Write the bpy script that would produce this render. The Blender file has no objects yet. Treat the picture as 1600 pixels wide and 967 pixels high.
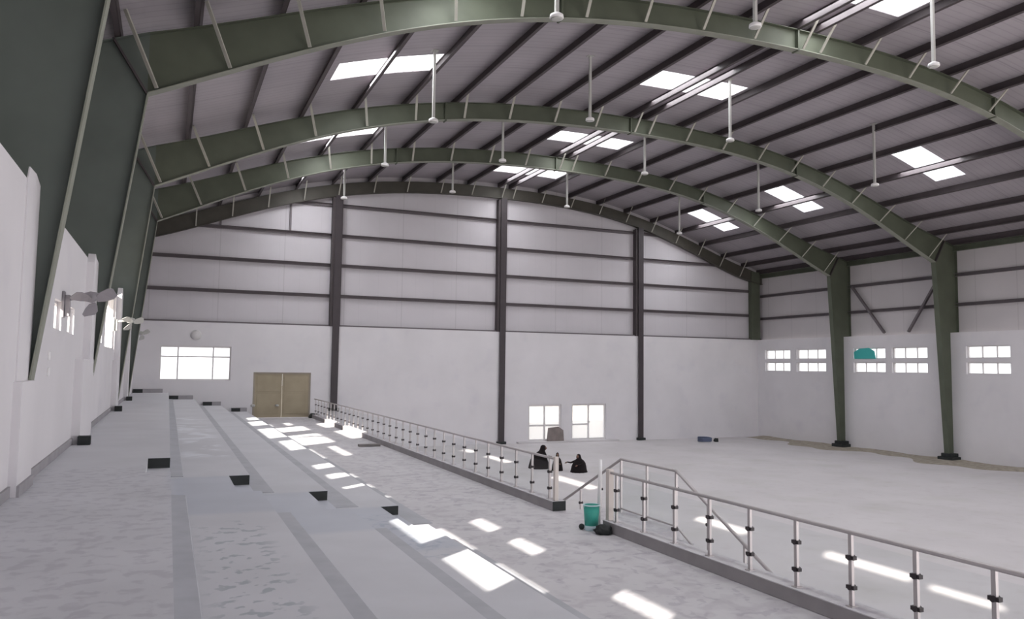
import bpy, bmesh, math, random
from mathutils import Vector, Matrix
random.seed(7)
C = bpy.context.scene.collection
sc = bpy.context.scene
H = 4.8                      # eye height above the court floor; heights below are given from the court floor
# ------------------------------------------------------------------ camera
F = Vector((0.39846218, 0.91428023, 0.07293518)); RT = Vector((0.91627368, -0.40034932, 0.01276556))
UP = RT.cross(F); RT.normalize(); F.normalize(); UP.normalize()
cam_d = bpy.data.cameras.new('camera'); cam = bpy.data.objects.new('camera', cam_d); C.objects.link(cam)
m = Matrix((RT, UP, -F)).transposed().to_4x4(); m.translation = Vector((0, 0, H)); cam.matrix_world = m
cam_d.sensor_width = 36; cam_d.lens = 1227.43 * 36 / 1600; cam_d.clip_end = 500; cam_d.clip_start = 0.05
sc.camera = cam
# ------------------------------------------------------------------ light
sc.view_settings.view_transform = 'Standard'; sc.view_settings.look = 'None'
sc.view_settings.gamma = 1; sc.view_settings.use_curve_mapping = False
sc.view_settings.exposure = -0.22
w = bpy.data.worlds.new('world'); sc.world = w; w.use_nodes = True
bg = w.node_tree.nodes['Background']; bg.inputs[0].default_value = (0.93, 0.95, 1.0, 1); bg.inputs[1].default_value = 2.6
sd = bpy.data.lights.new('sun', 'SUN'); sd.energy = 22; sd.angle = math.radians(0.6); sd.color = (1, 0.93, 0.84)
sun = bpy.data.objects.new('sun', sd); C.objects.link(sun)
SUN = Vector((1, 0.80, -0.60)).normalized()
sun.rotation_euler = SUN.to_track_quat('-Z', 'Y').to_euler()
# added fill lamps at the unseen near end, standing in for daylight
def area(name, loc, direction, sx, sy, e, col):
    d = bpy.data.lights.new(name, 'AREA'); d.shape = 'RECTANGLE'; d.size = sx; d.size_y = sy; d.energy = e; d.color = col
    o = bpy.data.objects.new(name, d); C.objects.link(o); o.location = loc
    o.rotation_euler = Vector(direction).to_track_quat('-Z', 'Y').to_euler(); return o
area('rear_fill', (20, -5.7, 4.8), (0, 1, 0.12), 37, 9, 2400, (0.98, 0.97, 1.0))
area('rear_fill_upper', (19, -5.7, 10.3), (0, 1, -0.1), 34, 4, 600, (0.98, 0.97, 1.0))
SKE = 330                    # watts of daylight through each roof skylight
sc.cycles.max_bounces = 10; sc.cycles.diffuse_bounces = 6; sc.cycles.transparent_max_bounces = 80
sc.cycles.sample_clamp_indirect = 6; sc.cycles.caustics_reflective = False; sc.cycles.caustics_refractive = False

# ------------------------------------------------------------------ materials
def mat(name, col, rough=0.7, metal=0.0, var=0.0, scale=3.0, spec=0.3, bump=0.0, col2=None, detail=4.0):
    M = bpy.data.materials.new(name); M.use_nodes = True; nt = M.node_tree; b = nt.nodes['Principled BSDF']
    b.inputs['Roughness'].default_value = rough; b.inputs['Metallic'].default_value = metal
    b.inputs['Specular IOR Level'].default_value = spec
    b.inputs['Base Color'].default_value = (*col, 1)
    if var or col2 or bump:
        tc = nt.nodes.new('ShaderNodeTexCoord'); n = nt.nodes.new('ShaderNodeTexNoise')
        n.inputs['Scale'].default_value = scale; n.inputs['Detail'].default_value = detail
        nt.links.new(tc.outputs['Object'], n.inputs['Vector'])
        r = nt.nodes.new('ShaderNodeValToRGB'); c2 = col2 or tuple(c * (1 - var) for c in col)
        r.color_ramp.elements[0].position = 0.35; r.color_ramp.elements[1].position = 0.65
        r.color_ramp.elements[0].color = (*c2, 1); r.color_ramp.elements[1].color = (*col, 1)
        nt.links.new(n.outputs['Fac'], r.inputs['Fac']); nt.links.new(r.outputs['Color'], b.inputs['Base Color'])
        if bump:
            bp = nt.nodes.new('ShaderNodeBump'); bp.inputs['Strength'].default_value = bump; bp.inputs['Distance'].default_value = 0.02
            nt.links.new(n.outputs['Fac'], bp.inputs['Height']); nt.links.new(bp.outputs['Normal'], b.inputs['Normal'])
    return M

def lines_over(M, axis, period, width, dark, phase=0.0, axis2=None, period2=1.0, width2=0.05):
    """thin darker joints every `period` metres along one axis (and optionally another)"""
    nt = M.node_tree; b = nt.nodes['Principled BSDF']
    tc = nt.nodes.new('ShaderNodeTexCoord'); s = nt.nodes.new('ShaderNodeSeparateXYZ'); nt.links.new(tc.outputs['Object'], s.inputs[0])
    def mask(ax, per, wd, ph):
        a = nt.nodes.new('ShaderNodeMath'); a.operation = 'ADD'; a.inputs[1].default_value = ph + 1000 * per
        nt.links.new(s.outputs['XYZ'.index(ax)], a.inputs[0])
        mo = nt.nodes.new('ShaderNodeMath'); mo.operation = 'MODULO'; mo.inputs[1].default_value = per
        nt.links.new(a.outputs[0], mo.inputs[0])
        lt = nt.nodes.new('ShaderNodeMath'); lt.operation = 'LESS_THAN'; lt.inputs[1].default_value = wd
        nt.links.new(mo.outputs[0], lt.inputs[0]); return lt.outputs[0]
    k = mask(axis, period, width, phase)
    if axis2:
        k2 = mask(axis2, period2, width2, 0); mx = nt.nodes.new('ShaderNodeMath'); mx.operation = 'MAXIMUM'
        nt.links.new(k, mx.inputs[0]); nt.links.new(k2, mx.inputs[1]); k = mx.outputs[0]
    mix = nt.nodes.new('ShaderNodeMix'); mix.data_type = 'RGBA'; mix.blend_type = 'MULTIPLY'
    src = b.inputs['Base Color'].links[0].from_socket if b.inputs['Base Color'].links else None
    if src: nt.links.new(src, mix.inputs['A'])
    else: mix.inputs['A'].default_value = b.inputs['Base Color'].default_value
    mix.inputs['B'].default_value = (dark, dark, dark, 1)
    nt.links.new(k, mix.inputs['Factor']); nt.links.new(mix.outputs['Result'], b.inputs['Base Color'])
    return M

def blotches(M, scale, lo, hi, factor, box=None, seed=0.0, distort=0.0):
    """patches of stain and painted reflection with a shape of their own; box=(x0,x1,y0,y1) limits where the patch lies"""
    nt = M.node_tree; b = nt.nodes['Principled BSDF']
    tc = nt.nodes.new('ShaderNodeTexCoord'); mp = nt.nodes.new('ShaderNodeMapping'); mp.inputs['Location'].default_value = (seed, seed * 2, 0)
    nt.links.new(tc.outputs['Object'], mp.inputs['Vector'])
    n = nt.nodes.new('ShaderNodeTexNoise'); n.inputs['Scale'].default_value = scale; n.inputs['Detail'].default_value = 3; n.inputs['Distortion'].default_value = distort
    nt.links.new(mp.outputs[0], n.inputs['Vector'])
    mr = nt.nodes.new('ShaderNodeMapRange'); mr.inputs['From Min'].default_value = lo; mr.inputs['From Max'].default_value = hi
    nt.links.new(n.outputs['Fac'], mr.inputs['Value']); k = mr.outputs[0]
    if box:
        s = nt.nodes.new('ShaderNodeSeparateXYZ'); nt.links.new(tc.outputs['Object'], s.inputs[0])
        for ax, a, c in ((0, box[0], box[1]), (1, box[2], box[3])):
            for v, sgn in ((a, 1), (c, -1)):
                r = nt.nodes.new('ShaderNodeMapRange'); r.inputs['From Min'].default_value = v - 0.12 * sgn; r.inputs['From Max'].default_value = v + 0.12 * sgn
                nt.links.new(s.outputs[ax], r.inputs['Value'])
                mu = nt.nodes.new('ShaderNodeMath'); mu.operation = 'MULTIPLY'; nt.links.new(k, mu.inputs[0]); nt.links.new(r.outputs[0], mu.inputs[1]); k = mu.outputs[0]
    mix = nt.nodes.new('ShaderNodeMix'); mix.data_type = 'RGBA'; mix.blend_type = 'MULTIPLY'
    src = b.inputs['Base Color'].links[0].from_socket if b.inputs['Base Color'].links else None
    if src: nt.links.new(src, mix.inputs['A'])
    else: mix.inputs['A'].default_value = b.inputs['Base Color'].default_value
    mix.inputs['B'].default_value = (*factor, 1)
    nt.links.new(k, mix.inputs['Factor']); nt.links.new(mix.outputs['Result'], b.inputs['Base Color'])
    return M

PLASTER = blotches(mat('white_plaster', (0.70, 0.68, 0.70), 0.9, var=0.06, scale=0.5, bump=0.05), 0.9, 0.55, 0.8, (0.93, 0.93, 0.95))
CLAD_END = lines_over(lines_over(mat('cladding_end', (0.585, 0.56, 0.59), 0.6, var=0.06, scale=0.4), 'X', 3.46, 0.05, 0.86, 1.1), 'X', 1.15, 0.03, 0.96, 0.2)
CLAD_SIDE = lines_over(mat('cladding_side', (0.58, 0.55, 0.56), 0.6, var=0.06, scale=0.4), 'Y', 2.3, 0.05, 0.88, 1.0)
ROOFM = mat('roof_sheet', (0.385, 0.355, 0.38), 0.5, metal=0.0, var=0.12, scale=0.5, spec=0.5)
lines_over(ROOFM, 'Y', 0.30, 0.05, 0.88); lines_over(ROOFM, 'Y', 2.1, 0.06, 0.78, 0.7)
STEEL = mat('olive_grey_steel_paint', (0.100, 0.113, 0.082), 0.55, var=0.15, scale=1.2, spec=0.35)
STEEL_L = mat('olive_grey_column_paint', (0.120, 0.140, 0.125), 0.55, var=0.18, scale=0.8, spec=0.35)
FLANGE = mat('pale_flange_paint', (0.26, 0.27, 0.225), 0.6, var=0.12, scale=2, spec=0.3)  # paler tone than the web paint
DARKST = mat('dark_brown_column_paint', (0.06, 0.05, 0.055), 0.5, var=0.1, scale=2)
PURL = mat('dark_purlin_paint', (0.075, 0.062, 0.066), 0.55, var=0.15, scale=2)
GIRT = mat('girt_paint', (0.16, 0.14, 0.15), 0.55, var=0.1, scale=2)
BRACE = mat('pale_galvanised_angle', (0.42, 0.41, 0.36), 0.5, metal=0.2, var=0.1, scale=4)
COURT = blotches(mat('court_screed', (0.60, 0.575, 0.585), 0.75, var=0.07, scale=0.35, spec=0.25, bump=0.05), 0.5, 0.5, 0.75, (0.92, 0.93, 0.9))
blotches(COURT, 2.2, 0.55, 0.7, (0.95, 0.94, 0.94), seed=5)
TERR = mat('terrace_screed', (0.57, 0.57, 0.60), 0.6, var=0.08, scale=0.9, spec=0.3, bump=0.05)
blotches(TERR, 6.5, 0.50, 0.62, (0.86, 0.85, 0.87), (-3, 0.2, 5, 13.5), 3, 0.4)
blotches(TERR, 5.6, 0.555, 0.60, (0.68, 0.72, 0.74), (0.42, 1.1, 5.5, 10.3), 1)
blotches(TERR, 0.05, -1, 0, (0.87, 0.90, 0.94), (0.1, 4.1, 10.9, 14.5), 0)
blotches(TERR, 1.0, 0.50, 0.60, (1.22, 1.24, 1.25), (0.3, 1.2, 17.5, 30), 8, 1.0)  # window reflections on the wet tread, painted in as paler patches
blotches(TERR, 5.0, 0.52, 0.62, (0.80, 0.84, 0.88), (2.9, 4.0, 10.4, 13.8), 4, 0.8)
WALK = mat('walkway_screed', (0.60, 0.585, 0.60), 0.7, var=0.06, scale=0.7, spec=0.25, bump=0.06)
blotches(WALK, 3.2, 0.48, 0.62, (0.88, 0.865, 0.885), seed=2, distort=0.3)
blotches(WALK, 4.0, 0.56, 0.64, (0.84, 0.83, 0.86), seed=6, distort=0.8)
CONC = mat('kerb_concrete', (0.36, 0.34, 0.345), 0.85, var=0.12, scale=2.5, bump=0.1)
SKIRT = mat('grey_cement_skirting', (0.36, 0.345, 0.36), 0.85, var=0.12, scale=3)
STEP_SHADE = mat('step_foot_shade', (0.46, 0.465, 0.495), 0.85, var=0.1, scale=2.5)  # darker tone that paints contact shade at the step feet
BLACK = mat('black_bitumen_paint', (0.028, 0.032, 0.032), 0.6, var=0.3, scale=6)
WFRAME = mat('white_aluminium', (0.66, 0.64, 0.64), 0.4, spec=0.4)
DOORB = mat('tan_plywood', (0.37, 0.315, 0.225), 0.7, var=0.12, scale=1.5)
DOORB2 = mat('greyish_plywood_edge', (0.33, 0.29, 0.24), 0.7, var=0.1, scale=2)
STAIN = mat('satin_stainless', (0.50, 0.465, 0.465), 0.5, metal=0.7)
CLAMP = mat('dark_clamp', (0.05, 0.042, 0.045), 0.45, metal=0.3)
CREAM = mat('cream_paint', (0.66, 0.60, 0.56), 0.6)
WHITE = mat('white_plastic', (0.78, 0.77, 0.77), 0.4)
TEAL = mat('teal_plastic', (0.055, 0.36, 0.29), 0.45)
TEALB = mat('teal_board', (0.06, 0.42, 0.40), 0.5)
PALETEAL = mat('pale_blue_plastic', (0.55, 0.70, 0.74), 0.45)
GREY = mat('grey_plastic', (0.29, 0.27, 0.29), 0.5)
GREYL = mat('pale_grey_plastic', (0.45, 0.45, 0.43), 0.5)
CLOTH = mat('black_cloth', (0.012, 0.008, 0.009), 0.95, var=0.3, scale=9)
SKIN = mat('skin', (0.16, 0.09, 0.065), 0.6)
SAND = mat('sand_and_rubble', (0.42, 0.375, 0.31), 0.95, var=0.3, scale=4, bump=0.4)
BLUEP = mat('blue_hose', (0.10, 0.12, 0.19), 0.6)
WOOD = mat('grey_timber', (0.27, 0.25, 0.24), 0.85, var=0.2, scale=5)
GROUND = mat('outside_ground', (0.55, 0.5, 0.44), 0.95, var=0.1, scale=0.3)

def glass_mat(name, tint, refl=0.08, haze=0.0):
    M = bpy.data.materials.new(name); M.use_nodes = True; nt = M.node_tree; nt.nodes.clear()
    o = nt.nodes.new('ShaderNodeOutputMaterial'); t = nt.nodes.new('ShaderNodeBsdfTransparent'); t.inputs[0].default_value = (*tint, 1)
    g = nt.nodes.new('ShaderNodeBsdfGlossy'); g.inputs['Roughness'].default_value = 0.05
    lw = nt.nodes.new('ShaderNodeLayerWeight'); lw.inputs[0].default_value = 0.25
    pw = nt.nodes.new('ShaderNodeMath'); pw.operation = 'POWER'; pw.inputs[1].default_value = 3; nt.links.new(lw.outputs['Facing'], pw.inputs[0])
    fr = nt.nodes.new('ShaderNodeMath'); fr.operation = 'MULTIPLY_ADD'; fr.inputs[1].default_value = 0.08; fr.inputs[2].default_value = 0.02; nt.links.new(pw.outputs[0], fr.inputs[0])
    mx = nt.nodes.new('ShaderNodeMixShader'); nt.links.new(fr.outputs[0], mx.inputs[0]); nt.links.new(t.outputs[0], mx.inputs[1]); nt.links.new(g.outputs[0], mx.inputs[2])
    out = mx.outputs[0]
    if haze:
        tl = nt.nodes.new('ShaderNodeBsdfTranslucent'); tl.inputs[0].default_value = (0.9, 0.9, 0.9, 1)
        m2 = nt.nodes.new('ShaderNodeMixShader'); m2.inputs[0].default_value = haze
        nt.links.new(out, m2.inputs[1]); nt.links.new(tl.outputs[0], m2.inputs[2]); out = m2.outputs[0]
    nt.links.new(out, o.inputs[0]); return M
GLASS = glass_mat('clear_glass', (0.97, 0.98, 0.98))
GLASSW = glass_mat('dusty_window_glass', (0.92, 0.92, 0.92), haze=0.25)
SKYL = bpy.data.materials.new('translucent_roof_sheet'); SKYL.use_nodes = True
_nt = SKYL.node_tree; _nt.nodes.clear(); _o = _nt.nodes.new('ShaderNodeOutputMaterial'); _t = _nt.nodes.new('ShaderNodeBsdfTranslucent'); _t.inputs[0].default_value = (0.92, 0.93, 0.96, 1)
_d = _nt.nodes.new('ShaderNodeBsdfDiffuse'); _d.inputs[0].default_value = (0.8, 0.8, 0.8, 1); _m = _nt.nodes.new('ShaderNodeMixShader'); _m.inputs[0].default_value = 0.15
_nt.links.new(_t.outputs[0], _m.inputs[1]); _nt.links.new(_d.outputs[0], _m.inputs[2]); _nt.links.new(_m.outputs[0], _o.inputs[0])

# ------------------------------------------------------------------ helpers
def box(bm, x0, x1, y0, y1, z0, z1):
    v = [bm.verts.new(p) for p in ((x0, y0, z0), (x1, y0, z0), (x1, y1, z0), (x0, y1, z0), (x0, y0, z1), (x1, y0, z1), (x1, y1, z1), (x0, y1, z1))]
    for f in ((0, 3, 2, 1), (4, 5, 6, 7), (0, 1, 5, 4), (1, 2, 6, 5), (2, 3, 7, 6), (3, 0, 4, 7)): bm.faces.new([v[i] for i in f])
def beam(bm, a, b, wd, dp=None, up=(0, 0, 1)):
    """rectangular bar from a to b"""
    a = Vector(a); b = Vector(b); d = (b - a).normalized(); dp = dp or wd; u = Vector(up)
    if abs(d.dot(u)) > 0.98: u = Vector((1, 0, 0))
    s = d.cross(u).normalized(); u = s.cross(d).normalized(); vs = []
    for p in (a, b):
        for i, j in ((-1, -1), (1, -1), (1, 1), (-1, 1)): vs.append(bm.verts.new(p + s * wd / 2 * i + u * dp / 2 * j))
    for f in ((0, 3, 2, 1), (4, 5, 6, 7), (0, 1, 5, 4), (1, 2, 6, 5), (2, 3, 7, 6), (3, 0, 4, 7)): bm.faces.new([vs[i] for i in f])
def tube(bm, pts, r, n=12, cap=True):
    pts = [Vector(p) for p in pts]; rings = []
    rr = r if isinstance(r, (list, tuple)) else [r] * len(pts)
    for i, p in enumerate(pts):
        d = (pts[min(i + 1, len(pts) - 1)] - pts[max(i - 1, 0)]).normalized()
        u = Vector((0, 0, 1)) if abs(d.z) < 0.95 else Vector((1, 0, 0)); s = d.cross(u).normalized(); u = s.cross(d)
        rings.append([bm.verts.new(p + (s * math.cos(2 * math.pi * k / n) + u * math.sin(2 * math.pi * k / n)) * rr[i]) for k in range(n)])
    for a, b in zip(rings, rings[1:]):
        for k in range(n): bm.faces.new((a[k], a[(k + 1) % n], b[(k + 1) % n], b[k]))
    if cap: bm.faces.new(rings[0][::-1]); bm.faces.new(rings[-1])
def lathe(bm, c, prof, n=24):
    """profile [(radius, z)] about the vertical through c"""
    rings = []
    for r, z in prof: rings.append([bm.verts.new((c[0] + r * math.cos(2 * math.pi * k / n), c[1] + r * math.sin(2 * math.pi * k / n), c[2] + z)) for k in range(n)])
    for a, b in zip(rings, rings[1:]):
        for k in range(n): bm.faces.new((a[k], a[(k + 1) % n], b[(k + 1) % n], b[k]))
    bm.faces.new(rings[0][::-1]); bm.faces.new(rings[-1])
def prism(bm, poly, axis, a, b):
    """extrude polygon: axis 'Y' -> poly in (x,z); 'X' -> poly in (y,z); 'Z' -> poly in (x,y)"""
    def P(p, t): return {'Y': (p[0], t, p[1]), 'X': (t, p[0], p[1]), 'Z': (p[0], p[1], t)}[axis]
    A = [bm.verts.new(P(p, a)) for p in poly]; B = [bm.verts.new(P(p, b)) for p in poly]; n = len(poly)
    bm.faces.new(A); bm.faces.new(B[::-1])
    for i in range(n): bm.faces.new((A[i], B[i], B[(i + 1) % n], A[(i + 1) % n]))
def obj(name, bm, m_, parent=None, smooth=False, bevel=0.0):
    bmesh.ops.recalc_face_normals(bm, faces=bm.faces)
    me = bpy.data.meshes.new(name); bm.to_mesh(me); bm.free(); me.materials.append(m_)
    if smooth:
        for p in me.polygons: p.use_smooth = True
    o = bpy.data.objects.new(name, me); C.objects.link(o)
    if bevel:
        bv = o.modifiers.new('bevel', 'BEVEL'); bv.width = bevel; bv.segments = 2; bv.limit_method = 'ANGLE'
    if parent is not None:
        o.parent = parent
        if parent.type == 'EMPTY' and parent.get('_abs', 1): o.matrix_parent_inverse = Matrix.Translation(-parent.location) if parent.parent is None else o.matrix_parent_inverse
    return o
def tag(o, label, cat, group=None, kind=None):
    o['label'] = label; o['category'] = cat
    if group: o['group'] = group
    if kind: o['kind'] = kind
    return o
def thing(name, label, cat, loc=(0, 0, 0), group=None, kind=None):
    o = bpy.data.objects.new(name, None); C.objects.link(o); o.location = loc; o.empty_display_size = 0.2
    tag(o, label, cat, group, kind); return o
def struct(name, bm, m_, parent=None, **k):
    o = obj(name, bm, m_, parent, **k)
    if parent is None: o['kind'] = 'structure'
    return o
def B(): return bmesh.new()
def slab_with_holes(bm, axis, t0, t1, u0, u1, v0, v1, holes, top=None):
    """wall slab: axis 'X' (u=y, v=z), 'Y' (u=x, v=z); holes (u0,u1,v0,v1)"""
    us = sorted({u0, u1, *[h[0] for h in holes], *[h[1] for h in holes]}); us = [u for u in us if u0 <= u <= u1]
    vs = sorted({v0, v1, *[h[2] for h in holes], *[h[3] for h in holes]}); vs = [v for v in vs if v0 <= v <= v1]
    for a, b in zip(us, us[1:]):
        run = None
        for c, d in zip(vs, vs[1:]):
            mu, mv = (a + b) / 2, (c + d) / 2
            inside = any(h[0] < mu < h[1] and h[2] < mv < h[3] for h in holes)
            if inside:
                if run: emit(bm, axis, t0, t1, a, b, *run); run = None
            else: run = (run[0], d) if run else (c, d)
        if run: emit(bm, axis, t0, t1, a, b, *run)
def emit(bm, axis, t0, t1, a, b, c, d):
    if axis == 'X': box(bm, t0, t1, a, b, c, d)
    else: box(bm, a, b, t0, t1, c, d)

# ------------------------------------------------------------------ the shape of the hall
S = 1.2
XL, XR, HK, RISE = -0.69468, 38.40372, 5.1043 * S + H, 3.8146 * S
KC = (0.0196, 0.4646, -0.0865, -0.547, -0.061)
def tt(x): return (x - (XL + XR) / 2) / ((XR - XL) / 2)
def zl(x):                                                        # underside of the curved rafters
    t = tt(x); return HK + RISE * (1 - t * t) * (1 + KC[0] * t + KC[1] * t * t + KC[2] * t ** 3 + KC[3] * t ** 4) + KC[4] * S * t
def zt(x): return zl(x) + 0.68 + 0.75 * min(1.1, tt(x) ** 4)       # top of the rafters
def zr(x): return zt(x) + 0.33                                    # underside of the roof sheets
D = 45.6; XW = 39.56; XO = 40.1; XLW = -1.65; XLO = -2.4; YN = -6.0; ZM = 2.2 + H
FRAMES = [3.8, 11.88, 19.73, 30.09, 37.6]
PB = [-0.5, 1.08, 2.93, 4.82, 6.77, 8.73, 10.8, 12.83, 14.97, 17.0, 19.04, 19.8, 21.87, 24.0, 26.15, 28.24, 30.3, 32.3, 34.25, 36.1, 37.9, 39.4]
def slope(x): return (zl(x + .05) - zl(x - .05)) / .1
PUR = [x - slope(x) * (zr(x) - zl(x)) * 0.85 - 0.12 for x in PB]
SKX = [(4.75, 8.35, 0.0), (17.0, 21.6, 0.0), (30.7, 34.0, -0.5)]
SKY = [(x0, x1, y0 + o_, y1 + o_ * 1.2) for (y0, y1) in ((8.0, 9.6), (16.4, 18.0), (25.3, 27.0), (34.05, 35.7), (41.3, 43.0)) for (x0, x1, o_) in SKX]

# floor, ground
b = B(); box(b, 7.8, XO + 0.4, YN, D + 0.4, -0.3, 0.0); struct('floor', b, COURT)
b = B(); box(b, -140, 180, -140, 190, -0.6, -0.31); struct('ground', b, GROUND)
# ceiling of roof sheets with openings for the skylights
b = B()
xs = sorted(set([XLO - 0.3, XO + 0.3] + [XL + (XR - XL) * i / 48 for i in range(49)] + [v for s in SKY for v in s[:2]]))
ys = sorted(set([YN, D + 0.5] + [v for s in SKY for v in s[2:]]))
for xa, xb in zip(xs, xs[1:]):
    run = None
    for ya, yb in zip(ys, ys[1:]):
        mx_, my_ = (xa + xb) / 2, (ya + yb) / 2
        if any(s[0] < mx_ < s[1] and s[2] < my_ < s[3] for s in SKY):
            if run: prism(b, [(xa, zr(xa)), (xb, zr(xb)), (xb, zr(xb) + 0.06), (xa, zr(xa) + 0.06)], 'Y', *run); run = None
        else: run = (run[0], yb) if run else (ya, yb)
    if run: prism(b, [(xa, zr(xa)), (xb, zr(xb)), (xb, zr(xb) + 0.06), (xa, zr(xa) + 0.06)], 'Y', *run)
struct('ceiling', b, ROOFM)
SKN = {4.75: 'over the spectator terraces', 17.0: 'along the ridge', 30.7: 'on the right slope'}
SKB = {8.0: 'nearest the camera', 16.4: 'in front of the nearest visible arch', 25.3: 'between the nearest and second arches', 34.05: 'between the second and third arches', 41.3: 'between the third arch and the end wall'}
for (x0, x1, y0, y1) in SKY:
    t = thing('roof_skylight', 'white translucent roof skylight %s, %s' % (SKN[x0], SKB[round(y0 + (0.5 if x0 == 30.7 else 0), 2)]), 'skylight', ((x0 + x1) / 2, y0, zr((x0 + x1) / 2)), 'skylights in the curved roof')
    xm_ = (x0 + x1) / 2; dx_ = x1 - x0; sl_ = (zr(x1) - zr(x0)) / dx_
    area('skylight_daylight', (xm_, (y0 + y1) / 2, min(zr(x0), zr(x1), zr(xm_)) + 0.5 * abs(zr(x1) - zr(x0)) - 0.03), (sl_, 0, -1), dx_ * 0.97, (y1 - y0) * 0.95, SKE, (0.96, 0.97, 1.0))
    cuts = [p for p in PUR if x0 + 0.4 < p < x1 - 0.4]
    if len(cuts) > 1: cuts = [cuts[0], cuts[-1]]
    ed = [x0] + cuts + [x1]
    for a_, c_ in zip(ed, ed[1:]):
        if c_ - a_ < 0.3: continue
        b = B(); n = 6
        for i in range(n):
            xa = a_ + (c_ - a_) * i / n; xb = a_ + (c_ - a_) * (i + 1) / n
            prism(b, [(xa, zr(xa) + .02), (xb, zr(xb) + .02), (xb, zr(xb) + 0.05), (xa, zr(xa) + 0.05)], 'Y', y0 + 0.002, y1 - 0.002)
        obj('translucent_panel', b, SKYL, t)

# --- end wall (far): masonry below, sheet cladding above
WIN_END = (-0.42, 3.15, H - 0.93, H + 0.90)
DOOR_TAN = (4.35, 7.47, H - 2.98, H - 0.47)
DG1 = (21.1, 23.45, 0.12, 2.42); DG2 = (24.2, 26.78, 0.12, 2.45)
b = B(); slab_with_holes(b, 'Y', D, D + 0.4, XLO - 0.2, XO + 0.3, -0.3, ZM, [WIN_END, DOOR_TAN, DG1, DG2]); struct('wall_end', b, PLASTER)
b = B(); n = 60
for i in range(n):
    xa = XLO + (XO - XLO) * i / n; xb = XLO + (XO - XLO) * (i + 1) / n
    prism(b, [(xa, ZM - 0.02), (xb, ZM - 0.02), (xb, zr(xb)), (xa, zr(xa))], 'Y', D + 0.36, D + 0.42)
struct('wall_end_cladding', b, CLAD_END)
# --- right wall
RW = [(42.33, 44.86), (39.09, 41.76), (34.42, 36.84), (31.55, 33.97), (26.74, 29.2), (23.3, 25.8), (17.6, 20.0), (14.2, 16.6), (8, 10.4), (4.6, 7)]
ROWS = [(H - 0.07, H + 0.56), (H + 0.78, H + 1.45)]
b = B(); slab_with_holes(b, 'X', XW, XW + 0.35, YN, D, -0.3, ZM, [(a, c, z0, z1) for a, c in RW for z0, z1 in ROWS]); struct('wall_right', b, PLASTER)
b = B(); box(b, XO, XO + 0.06, YN, D + 0.42, ZM - 0.02, zr(XO)); struct('wall_right_cladding', b, CLAD_SIDE)
# --- left wall
LO_, UP_ = (H + 0.50, H + 0.98), (H + 1.28, H + 1.60)
LW = [(a, c) + LO_ for a, c in ((-2.5, -0.6), (0.4, 2.4), (3.8, 6.2), (7.0, 9.0), (12.0, 12.9), (14.0, 14.9), (15.8, 16.8), (20.4, 23.6), (34.0, 35.8))] + \
     [(a, c) + UP_ for a, c in ((2.1, 3.6), (5.7, 6.9), (7.6, 8.8), (20.4, 23.6), (34.0, 35.8))]  # narrow low panes mid-wall are added to throw sun patches on the walkway
OPEN = (24.7, 29.0, H + 0.40, H + 2.1); OPEN2 = (30.5, 33.2, H + 0.40, H + 2.1)
holes = LW + [OPEN, OPEN2]
b = B(); slab_with_holes(b, 'X', XLW - 0.22, XLW, YN, D, -0.3, ZM, holes); struct('wall_left', b, PLASTER)
SL = [(-3.6, -1.9, H + 5.88, H + 6.12), (-1.4, 1.2, H + 5.95, H + 6.3), (4.2, 6.6, H + 5.85, H + 6.2), (-6, -2, H + 5.2, H + 5.42), (3.4, 4.7, H + 5.15, H + 5.35),
      (13.2, 16.8, H + 5.8, H + 6.15), (22, 25, H + 5.9, H + 6.2), (27, 28.4, H + 5.85, H + 6.2), (24.7, 28.6, ZM, ZM + 1.3), (30.6, 33.2, ZM, ZM + 1.3)]
SL = [(a, c, z0 + 0.18, z1 + 0.18) if z0 > ZM + 0.5 else (a, c, z0, z1) for a, c, z0, z1 in SL]
b = B(); slab_with_holes(b, 'X', XLO - 0.06, XLO, YN, D + 0.42, ZM - 0.02, zr(XLO) + 0.05, SL); box(b, XLO - .06, XLW - .22, YN, D, ZM - .06, ZM - .02); struct('wall_left_cladding', b, CLAD_SIDE)
# plaster piers round the feet of the left columns, with their ragged tops
T1 = H - 1.59; T2 = H - 1.93; T3 = H - 2.27; T4 = H - 2.61; WK = H - 3.0; KT = H - 2.8
def pier(y0, ya, y1, xl, xu, ragged, zp=0.05):
    b = B(); prism(b, [(ya, H + zp), (y1, H + zp)] + ragged, 'X', XLW, xu); box(b, XLW, xl, y0, y1, T1, H + zp)
    return struct('wall_left_pier', b, PLASTER)
pier(10.8, 10.9, 11.87, -1.56, -1.635, [(11.87, H + 2.30), (11.5, H + 2.38), (11.0, H + 2.36), (10.9, H + 2.2)], -0.25)
pier(17.3, 18.7, 19.72, -1.50, -1.51, [(19.72, H + 2.2), (19.1, H + 2.24), (18.9, H + 2.3), (18.7, H + 2.1)])
pier(28.6, 29.2, 30.08, -1.50, -1.5, [(30.08, H + 2.25), (29.6, H + 2.5), (29.2, H + 2.2)])
pier(36.4, 36.6, 37.59, -1.50, -1.5, [(37.59, H + 2.2), (37.0, H + 2.5), (36.6, H + 2.2)])
# --- near end wall behind the camera, with a wide opening added to let in fill light
b = B(); slab_with_holes(b, 'Y', YN - 0.3, YN, XLO - 0.2, XO + 0.3, -0.3, ZM + 2.0, [(12.0, 39.0, 0, 8.0)])
for i in range(40):
    xa = XLO + (XO - XLO) * i / 40; xb = XLO + (XO - XLO) * (i + 1) / 40
    prism(b, [(xa, ZM + 2.0), (xb, ZM + 2.0), (xb, zr(xb)), (xa, zr(xa))], 'Y', YN - 0.1, YN)
struct('wall_near', b, PLASTER)

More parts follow.
